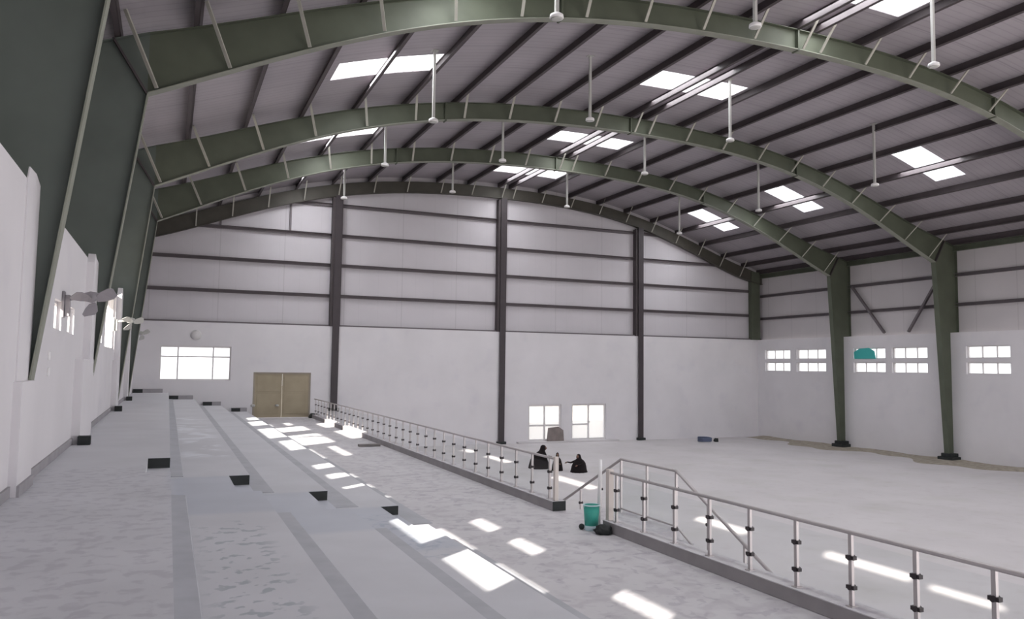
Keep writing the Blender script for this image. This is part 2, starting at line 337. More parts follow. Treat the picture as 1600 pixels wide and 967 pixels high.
# --- spectator terraces: four steps, each with a half-height notch where the aisle crosses
AY0, AY1 = 12.65, 14.5
def terrace(x0, x1, z, label):
    b = B(); nw = 0.34
    box(b, x0, x1 - nw, YN, D, -0.3, z)
    box(b, x1 - nw, x1, YN, AY0, -0.3, z); box(b, x1 - nw, x1, AY1, D, -0.3, z); box(b, x1 - nw, x1, AY0, AY1, -0.3, z - 0.17)
    o = struct('floor_terrace', b, TERR); o['kind'] = 'structure'
    b = B(); box(b, x1 - nw + 0.003, x1, AY1 - 0.012, AY1, z - 0.165, z - 0.003)
    t = obj('riser_tile', b, BLACK, o); t['label'] = 'black riser face of the aisle step'
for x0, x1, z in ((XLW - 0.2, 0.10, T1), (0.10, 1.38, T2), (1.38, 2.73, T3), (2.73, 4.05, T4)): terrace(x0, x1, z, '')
for fx, fz, fw in ((0.10, T2, 0.22), (1.38, T3, 0.44), (2.73, T4, 0.60), (4.05, WK, 0.72)):  # thin raised strips carrying the painted contact shade below each step
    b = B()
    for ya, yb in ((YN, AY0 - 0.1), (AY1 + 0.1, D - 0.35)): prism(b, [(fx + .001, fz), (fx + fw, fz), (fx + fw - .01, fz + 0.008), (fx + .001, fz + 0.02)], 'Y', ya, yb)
    struct('trim_step_shade', b, STEP_SHADE)
b = B(); box(b, 4.05, 7.8, YN, D, -0.3, WK); struct('floor_walkway', b, WALK)
b = B(); box(b, 7.5, 7.8, YN, 12.88, WK, KT - .012); box(b, 7.5, 7.8, 14.95, D, WK, KT - .012); kb = struct('trim_kerb', b, CONC, bevel=0.01)
b = B(); box(b, 7.495, 7.8, YN, 12.88, KT - .012, KT); box(b, 7.495, 7.8, 14.95, D, KT - .012, KT); obj('kerb_cap', b, WALK, kb)
b = B(); box(b, 7.50, 7.80, 14.932, 14.948, WK + 0.003, KT - 0.003); o = obj('kerb_end_face', b, BLACK); tag(o, 'black painted end face of the kerb beside the cream rail post', 'kerb end')
# skirting strips
b = B(); box(b, XLW, XLW + 0.03, 12.0, 17.3, T1, T1 + 0.13); box(b, XLW, XLW + 0.03, 19.72, 28.6, T1, T1 + 0.13); box(b, XLW, XLW + 0.03, 30, 36.4, T1, T1 + 0.13); box(b, XLW, XLW + 0.03, YN, 10.8, T1, T1 + 0.13); box(b, -1.56, -1.53, 10.8, 11.87, T1, T1 + 0.13)
struct('baseboard_left', b, SKIRT)
for k, (x0, x1, z) in enumerate(((-1.6, -0.2, T1), (0.12, 1.3, T2), (1.8, 2.7, T3), (3.25, 4.05, T4))):
    b = B(); box(b, x0, x1, D - 0.28, D - 0.001, z, z + 0.20)
    o = struct('trim_%d' % (k + 1), b, SKIRT)
    b = B(); box(b, x0 + 0.002, x0 + 0.45, D - 0.30, D - 0.281, z, z + 0.19); obj('riser_tile', b, BLACK, o)
# landing and the two stair flights down to the court on the far side of the kerb
LX0, LX1 = 7.8, 8.95
t = thing('concrete_stair', 'pale concrete double stair from the walkway gap down to the court', 'stair', (8.3, 13.5, 0))
b = B(); box(b, LX0, LX1, 12.4, 14.95, 0, WK); obj('landing', b, WALK, t)
for sgn, ys_, nm in ((-1, 12.4, 0), (1, 14.95, 1)):
    n = 10; b = B()
    for i in range(n):
        z1 = WK * (1 - (i + 1) / (n + 0.0)) ; ya = ys_ + sgn * 0.33 * i; yb = ys_ + sgn * 0.33 * (i + 1)
        if z1 > 0.01: box(b, LX0, LX1, min(ya, yb), max(ya, yb), 0, z1)
    obj('stair_flight', b, WALK, t)

# ------------------------------------------------------------------ windows and doors
def window(name, axis, t_, u0, u1, v0, v1, cols, rows, frame=0.06, depth=0.08, glass=GLASSW, split=None, parent=None):
    b = B()
    def bx(bm, a, b_, c, d, e=depth):
        if axis == 'X': box(bm, t_ - e / 2, t_ + e / 2, a, b_, c, d)
        else: box(bm, a, b_, t_ - e / 2, t_ + e / 2, c, d)
    bx(b, u0, u1, v0, v0 + frame); bx(b, u0, u1, v1 - frame, v1); bx(b, u0, u0 + frame, v0 + frame, v1 - frame); bx(b, u1 - frame, u1, v0 + frame, v1 - frame)
    for c in cols: bx(b, u0 + (u1 - u0) * c - frame / 2, u0 + (u1 - u0) * c + frame / 2, v0 + frame, v1 - frame, depth * .9)
    for r in rows: bx(b, u0 + frame, u1 - frame, v0 + (v1 - v0) * r - frame / 2, v0 + (v1 - v0) * r + frame / 2, depth * .8)
    o = struct(name, b, WFRAME, parent)
    g = B(); bx(g, u0 + frame * .9, u1 - frame * .9, v0 + frame * .9, v1 - frame * .9, 0.012); obj('pane', g, glass, o)
    return o
k = 1
window('window_%d' % k, 'Y', D + 0.2, *WIN_END, [0.25, 0.745], [0.69], 0.07)
for a, c in RW[:7]:
    for z0, z1 in ROWS:
        k += 1; window('window_%d' % k, 'X', XW + 0.2, a, c, z0, z1, [0.33, 0.66], [0.5] if False else [], 0.05)
for a, c, z0, z1 in LW:
    k += 1; window('window_%d' % k, 'X', XLW - 0.11, a, c, z0, z1, [0.5] if c - a > 3 else [], [], 0.04, glass=GLASS)
k += 1; window('window_%d' % k, 'X', XLW - 0.11, *OPEN, [0.5], [], 0.05, glass=GLASS)
k += 1; window('window_%d' % k, 'X', XLW - 0.11, *OPEN2, [], [], 0.05, glass=GLASS)
# tan double door
b = B(); x0, x1, z0, z1 = DOOR_TAN
box(b, x0, x1, D + 0.02, D + 0.1, z1 - 0.09, z1); box(b, x0, x0 + 0.09, D + 0.02, D + 0.1, z0, z1 - 0.09); box(b, x1 - 0.09, x1, D + 0.02, D + 0.1, z0, z1 - 0.09)
d1 = struct('door_1', b, DOORB2); d1['label'] = 'tan double door at the head of the walkway'
xm = (x0 + x1) / 2
for a, c, s in ((x0 + 0.09, xm - 0.004, 1), (xm + 0.004, x1 - 0.09, -1)):
    b = B(); box(b, a, c, D + 0.05, D + 0.09, z0 + 0.01, z1 - 0.09)
    box(b, a + 0.12, c - 0.12, D + 0.035, D + 0.05, z0 + 1.45, z1 - 0.22); box(b, a + 0.12, c - 0.12, D + 0.035, D + 0.05, z0 + 0.2, z0 + 1.3)
    lf = obj('door_leaf', b, DOORB, d1, bevel=0.006)
b = B(); lathe(b, (xm - 0.25, D - 0.02, z0 + 0.68), [(0.02, -.06), (0.09, -.05), (.1, 0), (.09, .05), (.02, .06)], 16); obj('door_knob', b, GREYL, d1, True)
b = B(); lathe(b, (x0 + 0.02, D - 0.06, z0 + 0.68), [(0.02, -.07), (0.11, -.06), (.12, 0), (.11, .06), (.02, .07)], 16); obj('door_stop', b, GREYL, d1, True)
# glazed aluminium doors on the court
for nm, (x0, x1, z0, z1), op in (('door_2', DG1, 0), ('door_3', DG2, 1)):
    o = window(nm, 'Y', D + 0.12, x0, x1, z0, z1, [0.5], [0.42] if not op else [], 0.11)
    if op:
        b = B(); box(b, x0 + .1, (x0 + x1) / 2 - .05, D + .09, D + .15, z0 + .95, z0 + 1.05); obj('door_rail', b, WFRAME, o)
        b = B(); xx = x1 - 1.2   # leaf standing ajar inwards
        for q in ((0, .08, 0, 1), ): pass
        beam(b, (x1 - 1.25, D + .12, z0 + 1.15), (x1 - 1.25, D - .0, z0 + 1.15), .05); obj('door_handle', b, GREYL, o)
b = B(); box(b, 20.3, 27.6, D - 0.35, D - 0.002, 0.0, 0.11); struct('trim_9', b, COURT)
# brown board leaning before the right leaf of the first glass door
WOODB = mat('brown_board', (0.24, 0.205, 0.195), 0.8, var=0.2, scale=3)
b = B(); prism(b, [(22.3, 0.112), (23.5, 0.112), (23.45, 0.8), (23.1, 1.02), (22.4, 0.96)], 'Y', D - 0.3, D - 0.2)
tag(obj('board', b, WOODB), 'low brown board standing in front of the first glazed door', 'board')
# extractor fan above the end window
t = thing('extractor_fan', 'round white extractor fan high on the end wall above the window', 'extractor fan', (1.34, D, H + 1.5))
b = B(); tube(b, [(1.34, D - 0.001, H + 1.5), (1.34, D - 0.10, H + 1.5)], [0.27, 0.26], 24); obj('fan_housing', b, WHITE, t, True)
b = B(); tube(b, [(1.34, D - 0.10, H + 1.5), (1.34, D - 0.115, H + 1.5)], [0.235, 0.225], 20); obj('fan_grille', b, WFRAME, t, True)
# teal board in the right wall window
b = B(); tube_pts = []
prism(b, [(35.1, H + .78), (36.7, H + .78), (36.75, H + 1.2), (36.3, H + 1.42), (35.6, H + 1.45), (35.2, H + 1.25)], 'X', XW - 0.05, XW - 0.004)
tag(obj('board', b, TEALB), 'teal board covering part of the upper pane in the right wall', 'board')

# ------------------------------------------------------------------ steel portal frames
ORD = ['behind the camera', 'nearest, whose tapered column fills the left edge', 'nearest arch spanning the top of the view', 'second arch down the hall', 'third arch, next before the end wall']
def fly(bm, x, y, s=-1):
    h = zr(x) - zl(x); x1 = x - slope(x) * h * 0.85
    beam(bm, (x, y + s * 0.14, zl(x) + 0.04), (x1, y + s * 0.95, zr(x1) - 0.08), 0.085, 0.04)
for fi, Y in enumerate(FRAMES):
    t = thing('portal_frame', 'dark olive steel portal frame, ' + ORD[fi], 'steel frame', (18.85, Y, 0), 'arched steel portal frames')
    n = 56; xs = [XL + (XR - XL) * i / n for i in range(n + 1)]
    b = B()
    for xa, xb in zip(xs, xs[1:]): prism(b, [(xa, zl(xa)), (xb, zl(xb)), (xb, zt(xb)), (xa, zt(xa))], 'Y', Y - 0.008, Y + 0.008)
    for xa, xb in zip(xs, xs[1:]): prism(b, [(xa, zt(xa) - 0.02), (xb, zt(xb) - 0.02), (xb, zt(xb)), (xa, zt(xa))], 'Y', Y - 0.14, Y + 0.14)
    obj('rafter_web', b, STEEL, t)
    b = B()
    for xa, xb in zip(xs, xs[1:]): prism(b, [(xa, zl(xa) - 0.025), (xb, zl(xb) - 0.025), (xb, zl(xb)), (xa, zl(xa))], 'Y', Y - 0.15, Y + 0.15)
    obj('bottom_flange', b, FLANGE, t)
    for xs_ in (10.0, 18.85, 28.6):                                # bolted splice plates
        b = B(); box(b, xs_ - 0.03, xs_ + 0.03, Y - 0.15, Y + 0.15, zl(xs_) - 0.06, zt(xs_)); obj('splice_plate', b, STEEL, t)
    for px in PB[:-1]:
        b = B(); fly(b, px, Y); obj('fly_brace', b, BRACE, t)
    for kx, sg in ((XL, -1), (XR, 1)):                             # slanting end plates at the knees
        b = B(); beam(b, (kx, Y, zl(kx) - 0.02), (kx + sg * 0.75, Y, zt(kx + sg * .75)), 0.3, 0.05, (sg, 0, 1)); obj('knee_plate', b, PURL, t)
    def col(pts_in, xo, sgn, m1):
        b = B(); (xb_, zb_), (xk, zk) = pts_in
        poly = [(xb_, zb_), (xk, zk), (xk, zt(xk)), (xo, zt(xo)), (xo, zb_)]
        prism(b, poly, 'Y', Y - 0.008, Y + 0.008)
        beam(b, (xo - sgn * 0.012, Y, zb_), (xo - sgn * 0.012, Y, zt(xo)), 0.02, 0.3, (0, 1, 0))
        prism(b, [(xk, zt(xk) - .02), (xo, zt(xo) - .02), (xo, zt(xo)), (xk, zt(xk))], 'Y', Y - .15, Y + .15)
        c_ = obj('column', b, m1, t)
        f = B()
        dx = 0.025 * sgn
        prism(f, [(xb_, zb_), (xk, zk - 0.02), (xk - dx, zk - 0.02), (xb_ - dx, zb_)], 'Y', Y - 0.15, Y + 0.15)
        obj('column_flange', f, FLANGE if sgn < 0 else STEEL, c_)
        return c_
    col([([-1.80, -1.80, -1.70, -1.56, -1.52][fi], T1 - .01), (XL - (0.13 if fi == 1 else 0), zl(XL))], XLO + 0.02, -1, STEEL_L)
    c_ = col([(39.06, 0.14), (XR, zl(XR))], XW if False else XO - 0.02, 1, STEEL)
    b = B(); box(b, 38.85, XW - 0.002, Y - 0.45, Y + 0.45, 0, 0.24); box(b, 38.95, XW - 0.002, Y - 0.3, Y + 0.3, 0.24, 0.42); obj('base_pedestal', b, BLACK, t, bevel=0.02)
# end wall frame: shallower rafter
t = thing('portal_frame', 'dark steel end frame set against the far gable wall, lowest arch in view', 'steel frame', (18.85, D, 0), 'arched steel portal frames')
b = B(); n = 56
def ze(x): return zl(x) + 0.55 * abs(tt(x)) ** 5
xs = [XLO + 0.1 + (XO - XLO - 0.2) * i / n for i in range(n + 1)]
for xa, xb in zip(xs, xs[1:]):
    prism(b, [(xa, ze(xa)), (xb, ze(xb)), (xb, zt(xb)), (xa, zt(xa))], 'Y', D + 0.0, D + 0.02)
    prism(b, [(xa, ze(xa) - 0.02), (xb, ze(xb) - 0.02), (xb, ze(xb)), (xa, ze(xa))], 'Y', D - 0.12, D + 0.14)
obj('rafter_web', b, mat('end_rafter_paint', (0.075, 0.07, 0.058), 0.55, var=0.15, scale=2), t)
for px in PB[1:-1]:
    b = B(); beam(b, (px, D - 0.1, ze(px) + 0.04), (px, D - 0.9, zr(px) - 0.06), 0.06, 0.04); obj('fly_brace', b, BRACE, t)
b = B(); box(b, 39.0, 39.75, D - 0.05, D + 0.3, ZM, zt(39.4)); obj('corner_column', b, STEEL, t)
b = B(); prism(b, [(-1.72, H + 1.0), (-1.05, H + 6.9), (-2.0, H + 6.9), (-2.0, H + 1.0)], 'Y', D - 0.1, D - 0.02); obj('corner_column', b, DARKST, t)
# end wall wind columns
for x, zb, nm in ((8.77, H - 2.62, 'left of the three, standing by the tan door'), (19.2, 0, 'middle of the three, left of the glazed doors'), (29.42, 0, 'right of the three, right of the glazed doors')):
    t = thing('wind_column', 'dark brown steel column against the end wall, ' + nm, 'steel column', (x, D, zb), 'columns against the end wall')
    b = B(); wd = 0.2
    box(b, x - wd, x + wd, D - 0.14, D - 0.12, zb, ze(x)); box(b, x - 0.01, x + 0.01, D - 0.12, D + 0.34, zb, ze(x))
    box(b, x - wd, x + wd, D + 0.34, D + 0.356, ZM, ze(x))
    obj('column_section', b, DARKST, t)
    b = B(); box(b, x - wd - 0.14, x + wd + 0.05, D - 0.05, D + 0.35, ZM + 0.01, ze(x) - 0.1); obj('side_flange', b, PURL, t)
    b = B(); box(b, x - wd - 0.08, x + wd + 0.08, D - 0.28, D - 0.002, zb, zb + 0.16); obj('base_plate', b, BLACK, t)

# ------------------------------------------------------------------ purlins, girts, braces
def ordn(i):
    return ['first', 'second', 'third', 'fourth', 'fifth', 'sixth', 'seventh', 'eighth', 'ninth', 'tenth', 'eleventh', 'twelfth', 'thirteenth', 'fourteenth', 'fifteenth', 'sixteenth', 'seventeenth', 'eighteenth', 'nineteenth', 'twentieth', 'twenty-first', 'twenty-second'][i]
for i, x in enumerate(PUR):
    b = B(); z1 = zr(x) - 0.002; sl = (zr(x + .1) - zr(x - .1)) / .2
    z0 = z1 - 0.325
    # Z-shaped section
    prism(b, [(x - 0.012, z0), (x + 0.012, z0), (x + 0.012, z1), (x - 0.012, z1)], 'Y', YN, D + 0.36)
    prism(b, [(x + 0.012, z1 - 0.02), (x + 0.09, z1 - 0.02 + sl * .08), (x + 0.09, z1 + sl * .08), (x + 0.012, z1)], 'Y', YN, D + 0.36)
    prism(b, [(x - 0.012, z0), (x - 0.12, z0 - sl * .1), (x - 0.12, z0 + .02 - sl * .1), (x - 0.012, z0 + .02)], 'Y', YN, D + 0.36)
    tag(obj('roof_purlin', b, PURL), 'dark steel purlin under the roof sheets, %s counted from the left eave' % ordn(i), 'purlin', 'roof purlins')
GZ = [8.78 + 0.0, 10.57, 12.33, 14.1]
GN = ['lowest', 'second up', 'third up', 'highest']
for i, z in enumerate([8.78, 10.57, 12.33, 14.12]):
    # clip to the arch
    xa = XLO + 0.1; xb = XO - 0.1
    while zt(xa) < z + 0.1: xa += 0.1
    while zt(xb) < z + 0.1: xb -= 0.1
    b = B(); box(b, xa, xb, D + 0.20, D + 0.355, z - 0.10, z - 0.08); box(b, xa, xb, D + 0.335, D + 0.355, z - 0.10, z + 0.09); box(b, xa, xb, D + 0.20, D + 0.355, z + 0.07, z + 0.09)
    tag(obj('wall_girt', b, GIRT), 'thin dark horizontal girt across the end wall sheets, %s of four' % GN[i], 'girt', 'girts on the end wall')
b = B(); box(b, XLO + .1, XO - .1, D + 0.12, D + 0.355, ZM, ZM + 0.09); tag(obj('wall_girt', b, GIRT), 'dark girt resting on top of the end wall masonry', 'girt', 'girts on the end wall')
for i, z in enumerate((H + 3.76, H + 5.42)):
    for sx, lab in ((XO - 0.155, 'right'), (XLO + 0.005, 'left')):
        b = B(); box(b, sx, sx + 0.15, YN, D + 0.3, z - 0.09, z - 0.07); box(b, sx if lab == 'left' else sx + .13, (sx if lab == 'left' else sx + .13) + .02, YN, D + .3, z - .07, z + .07); box(b, sx, sx + 0.15, YN, D + 0.3, z + 0.07, z + 0.09)
        tag(obj('wall_girt', b, GIRT), 'dark horizontal girt along the %s wall sheets, %s of two' % (lab, ('lower', 'upper')[i]), 'girt', 'girts on the side walls')
for sx, lab in ((XO - 0.26, 'right'), (XLO + 0.005, 'left')):
    b = B(); z1 = zr(XO) - 0.25 if lab == 'right' else zr(XLO) - .25
    box(b, sx, sx + 0.25, YN, D + 0.3, z1 - 0.3, z1 - 0.27); box(b, sx + .11, sx + .13, YN, D + .3, z1 - .27, z1 - .03); box(b, sx, sx + 0.25, YN, D + 0.3, z1 - .03, z1)
    tag(obj('eave_beam', b, STEEL), 'dark steel eave beam along the top of the %s wall' % lab, 'beam', 'eave beams')
for a, c, nm in (((FRAMES[4] - 0.5, H + 5.37), (34.7, H + 2.36), 'left'), ((31.1, H + 5.1), (33.0, H + 2.36), 'right')):
    b = B(); beam(b, (XO - 0.25, a[0], a[1]), (XO - 0.25, c[0], c[1]), 0.16, 0.12)
    tag(obj('diagonal_brace', b, GIRT), 'dark diagonal brace on the upper right wall, %s arm of the V' % nm, 'brace', 'wall braces')
# short struts under the top girt of the end wall
for x in (2.35, 6.1):
    b = B(); box(b, x - 0.05, x + 0.05, D + 0.22, D + 0.34, 12.42, ze(x) + .1)
    tag(obj('sag_strut', b, GIRT), 'short upright strut above the upper left end-wall girt, %s' % ('nearer the corner' if x < 4 else 'nearer the column'), 'strut', 'struts on the end wall')
# ------------------------------------------------------------------ hanging lamps
LROW = {15.8: 'in the row nearest the camera', 24.9: 'in the row before the second arch', 31.3: 'in the row before the third arch', 38.8: 'in the row nearest the end wall'}
def lamp(x, y, z, label):
    t = thing('hanging_lamp', label, 'lamp', (x, y, z), 'lamps hanging from the roof')
    b = B(); box(b, x - 0.042, x + 0.042, y - 0.042, y + 0.042, z + 0.1, zr(x) - 0.01); box(b, x - .12, x + .12, y - .12, y + .12, zr(x) - .03, zr(x) - .005); obj('drop_rod', b, GREYL, t)
    b = B(); lathe(b, (x, y, z), [(0.05, 0.13), (0.09, 0.11), (0.155, 0.07), (0.165, 0.0), (0.15, -0.02)], 20); obj('lamp_shade', b, WHITE, t, True)
    b = B(); lathe(b, (x, y, z - 0.021), [(0.145, 0.0), (0.10, -0.015), (0.02, -0.02)], 16); obj('diffuser', b, GREYL, t, True)
for Y, row in ((15.8, ((7.92, 8.07), (13.73, 8.96), (20.39, 9.03), (28.0, 8.1))), (24.9, ((7.87, 8.22), (13.89, 9.10), (20.31, 9.16), (28.21, 8.17))), (31.3, ((7.85, 8.2), (13.1, 9.0), (20.45, 9.25), (27.3, 8.1))), (38.8, ((7.7, 8.25), (13.4, 9.15), (20.2, 9.0), (27.8, 8.1)))):
    for j, (x, z) in enumerate(row):
        lamp(x, Y, z + H, 'white hanging lamp, %s from left, %s' % (ordn(j), LROW[Y]))

# ------------------------------------------------------------------ wall fans on the left wall
def wall_fan(y, z, reach, label, m1, rot):
    x0 = XLW
    t = thing('wall_fan', label, 'fan', (x0, y, z), 'fans on the left wall')
    b = B(); box(b, x0, x0 + 0.04, y - 0.09, y + 0.09, z - 0.28, z + 0.16); box(b, x0 + 0.04, x0 + 0.12, y - 0.05, y + 0.05, z - 0.26, z + 0.1); obj('mounting_bracket', b, m1, t, bevel=0.01)
    b = B(); tube(b, [(x0 + 0.1, y, z + 0.04), (x0 + reach * 0.45, y, z + 0.08)], 0.035, 10); obj('arm', b, m1, t, True)
    cx = x0 + reach * 0.5; c = Vector((cx, y, z + 0.08))
    b = B(); tube(b, [c + Vector((-0.10, 0.03, 0)), c + Vector((0.0, -0.0, 0.0)), c + Vector((0.1, -0.06, 0.02))], [0.07, 0.10, 0.06], 14); obj('motor', b, m1, t, True)
    ax = Vector((0.30, -0.55, -0.75)).normalized(); u = ax.cross(Vector((0, 0, 1))).normalized(); v = u.cross(ax).normalized()
    for k_ in range(3):
        a = rot + k_ * 2 * math.pi / 3; d = u * math.cos(a) + v * math.sin(a); s = d.cross(ax).normalized()
        b = B(); ps = []
        for r, wd, tw in ((0.06, 0.05, .3), (0.16, 0.10, .25), (0.30, 0.125, .18), (0.37, 0.085, .15)):
            for q in (-1, 1): ps.append(c + ax * (0.08 + q * wd * tw) + d * r + s * wd * q)
        for th in (0, 0.008):
            for i in range(3):
                pass
        lo = [b.verts.new(p) for p in ps]; hi = [b.verts.new(p + ax * 0.01) for p in ps]
        for i in range(3):
            b.faces.new((lo[2 * i], lo[2 * i + 1], lo[2 * i + 3], lo[2 * i + 2])); b.faces.new((hi[2 * i], hi[2 * i + 2], hi[2 * i + 3], hi[2 * i + 1]))
            b.faces.new((lo[2 * i], lo[2 * i + 2], hi[2 * i + 2], hi[2 * i])); b.faces.new((lo[2 * i + 1], hi[2 * i + 1], hi[2 * i + 3], lo[2 * i + 3]))
        b.faces.new((lo[0], hi[0], hi[1], lo[1])); b.faces.new((lo[6], lo[7], hi[7], hi[6]))
        obj('fan_blade', b, m1, t)
wall_fan(14.9, H + 1.0, 0.85, 'grey three-bladed fan on the left wall, nearest and largest', GREY, 0.3)
wall_fan(28.0, H + 1.25, 1.0, 'pale grey fan on the left wall beside the bright window', GREYL, 0.6)
wall_fan(38.5, H + 1.2, 1.0, 'pale fan on the left wall farthest from the camera, near the corner', GREYL, 0.1)
# small sockets and black boxes on the left wall
t = thing('wall_socket', 'small pair of white switch plates on the left wall under the grey fan', 'switch', (XLW, 15.6, H - .1))
for zz in (-0.02, 0.22):
    b = B(); box(b, XLW, XLW + 0.025, 13.55, 13.67, H + zz - 0.2, H + zz - 0.08); obj('switch_plate', b, WHITE, t, bevel=0.005)
for y, x, nm in ((17.25, -1.5, 'nearest one'), (28.55, -1.5, 'second one down the wall'), (36.35, -1.5, 'farthest one')):
    b = B(); box(b, x - 0.02, x + 0.2, y - 0.14, y + 0.04, T1, T1 + 0.17)
    tag(obj('foot_block', b, BLACK, bevel=0.01), 'small black block on the top terrace at a wall pier, ' + nm, 'block', 'black blocks at the wall piers')

# ------------------------------------------------------------------ glass balustrades on the kerb
RZ = H - 1.93; RX = 7.6
def post(t, x, y, z0, z1, mt=STAIN, wd=0.05):
    b = B(); box(b, x - 0.02, x + 0.02, y - wd / 2, y + wd / 2, z0, z1 - 0.02); box(b, x - .05, x + .05, y - .05, y + .05, z0, z0 + 0.012)
    p = obj('post', b, mt, t)
    for h in (0.26, 0.66):
        zc = z0 + (z1 - z0) * h
        b = B(); tube(b, [(x - 0.045, y, zc), (x + 0.045, y, zc)], 0.032, 12)
        box(b, x - 0.03, x + 0.03, y - 0.06, y + 0.06, zc - 0.022, zc + 0.022)
        q = obj('glass_clamp', b, CLAMP, p)
    return p
def balustrade(label, y0, ys_, y1):
    t = thing('glass_balustrade', label, 'balustrade', (RX, y0, KT), 'glass balustrades on the kerb')
    for y in ys_: post(t, RX, y, KT, RZ)
    b = B(); tube(b, [(RX, y0, RZ), (RX, y1, RZ)], 0.027, 12); obj('handrail', b, STAIN, t, True)
    for a, c in zip(ys_, ys_[1:]):
        lo, hi = min(a, c) + 0.045, max(a, c) - 0.045
        b = B(); box(b, RX - 0.005, RX + 0.005, lo, hi, KT + 0.06, RZ - 0.10); obj('glass_panel', b, GLASS, t)
    return t
balustrade('long glass balustrade with steel posts, running from the stair gap towards the camera', 12.735, [12.55 - 0.897 * i for i in range(13)], 1.4)
balustrade('long glass balustrade with steel posts, running from the stair gap to the end wall', 15.055, [15.3 + 0.885 * i for i in range(34)], 44.9)
# newel posts at the gap
b = B(); box(b, RX - 0.045, RX + 0.045, 14.96, 15.05, KT, RZ + 0.05); tag(obj('newel_post', b, CREAM, bevel=0.01), 'cream newel post left of the stair gap, above the black kerb end', 'post', 'newel posts at the stair gap')
b = B(); box(b, RX - 0.055, RX + 0.055, 12.74, 12.85, KT, RZ + 0.06); tag(obj('newel_post', b, CREAM, bevel=0.01), 'cream newel post right of the stair gap, behind the teal bucket', 'post', 'newel posts at the stair gap')
b = B(); tube(b, [(7.52, 13.06, WK), (7.55, 13.06, H - 1.72)], 0.035, 12); tag(obj('pipe', b, WHITE, smooth=True), 'thin white upright pipe standing at the stair gap beside the teal bucket', 'pipe')
# outer stair rail on the court side
t = thing('stair_railing', 'steel stair railing on the court side, level in the middle and sloping down both ways', 'railing', (8.8, 13.4, WK))
P0 = [(8.8, 8.9, H - 3.68), (8.8, 12.4, H - 1.9), (8.8, 14.35, H - 1.9), (8.8, 17.9, H - 3.62)]
b = B(); tube(b, P0, 0.03, 12); obj('handrail', b, STAIN, t, True)
b = B(); tube(b, [(8.8, 9.3, H - 4.52), (8.8, 12.4, H - 2.92), (8.8, 14.35, H - 2.92), (8.8, 17.6, H - 4.5)], 0.02, 10); obj('lower_rail', b, STAIN, t, True)
for y in (9.6, 10.5, 11.45, 12.4, 13.38, 14.35, 15.2, 16.1, 17.0):
    off = 0 if 12.4 <= y <= 14.35 else (min(abs(y - 12.4), abs(y - 14.35)) * (0.508 if y < 12.4 else 0.485))
    b = B(); zb = max(0.0, WK - off - 0.15) if off else WK
    box(b, 8.78, 8.82, y - 0.02, y + 0.02, zb, RZ + 0.03 - off); pp = obj('post', b, STAIN, t)
    b = B(); tube(b, [(8.755, y, RZ - off - 0.3), (8.845, y, RZ - off - 0.3)], 0.03, 10); obj('glass_clamp', b, CLAMP, pp)
b = B(); box(b, 8.795, 8.805, 12.45, 14.3, WK + 0.1, RZ - 0.1); obj('glass_panel', b, GLASS, t)

# ------------------------------------------------------------------ loose objects on the walkway
t = thing('bucket', 'teal plastic bucket with pale rim and base by the stair gap', 'bucket', (7.33, 13.0, WK))
b = B(); lathe(b, (7.33, 13.0, WK + 0.09), [(0.125, 0.0), (0.15, 0.37), (0.14, 0.37), (0.118, 0.02)], 24); obj('bucket_body', b, TEAL, t, True)
b = B(); lathe(b, (7.33, 13.0, WK), [(0.12, 0.0), (0.13, 0.09), (0.11, 0.09), (0.1, 0.01)], 24); obj('bucket_base', b, PALETEAL, t, True)
b = B(); tube(b, [(7.33 + 0.152 * math.cos(a), 13.0 + 0.152 * math.sin(a), WK + 0.46) for a in [i * 2 * math.pi / 24 for i in range(25)]], 0.012, 8, False); obj('bucket_rim', b, PALETEAL, t, True)
b = B(); tube(b, [(7.33 - 0.15 * math.cos(a), 13.0, WK + 0.46 - 0.13 * math.sin(a)) for a in [i * math.pi / 12 for i in range(13)]], 0.006, 6); obj('bucket_handle', b, WHITE, t, True)
def lump(name, x, y, z, r, h, m_, label, cat, seed=1, el=1.0):
    rnd = random.Random(seed); b = B(); bmesh.ops.create_icosphere(b, subdivisions=3, radius=1)
    for v in b.verts:
        n = v.co.normalized(); k_ = 1 + 0.22 * math.sin(n.x * 5 + seed) * math.cos(n.y * 4 + seed * 2) + 0.12 * math.sin(n.z * 7 + n.x * 6)
        v.co = Vector((x + n.x * r * k_ * el, y + n.y * r * k_, z + max(0, (n.z + 0.55) / 1.55) * h * k_))
    return tag(obj(name, b, m_, smooth=True), label, cat)
lump('rag', 7.36, 12.62, WK, 0.15, 0.16, BLACK, 'crumpled black rag on the walkway at the foot of the teal bucket', 'rag', 3, 1.1)
b = B(); bmesh.ops.create_uvsphere(b, u_segments=16, v_segments=12, radius=0.055)
for v in b.verts: v.co += Vector((7.18, 13.1, WK + 0.055))
tag(obj('ball', b, BLACK, smooth=True), 'small black ball on the walkway just left of the teal bucket', 'ball')
b = B(); box(b, 6.55, 7.35, 28.9, 29.15, WK, WK + 0.09); tag(obj('plank', b, WOOD, bevel=0.01), 'short grey plank lying on the far walkway near the balustrade', 'plank')
b = B(); prism(b, [(7.35, WK), (8.0, WK), (7.9, WK + 0.22), (7.5, WK + 0.26)], 'Y', 45.0, 45.5); tag(obj('rubble_sack', b, BLACK, bevel=0.04), 'dark sack on the walkway beside the tan door', 'sack')

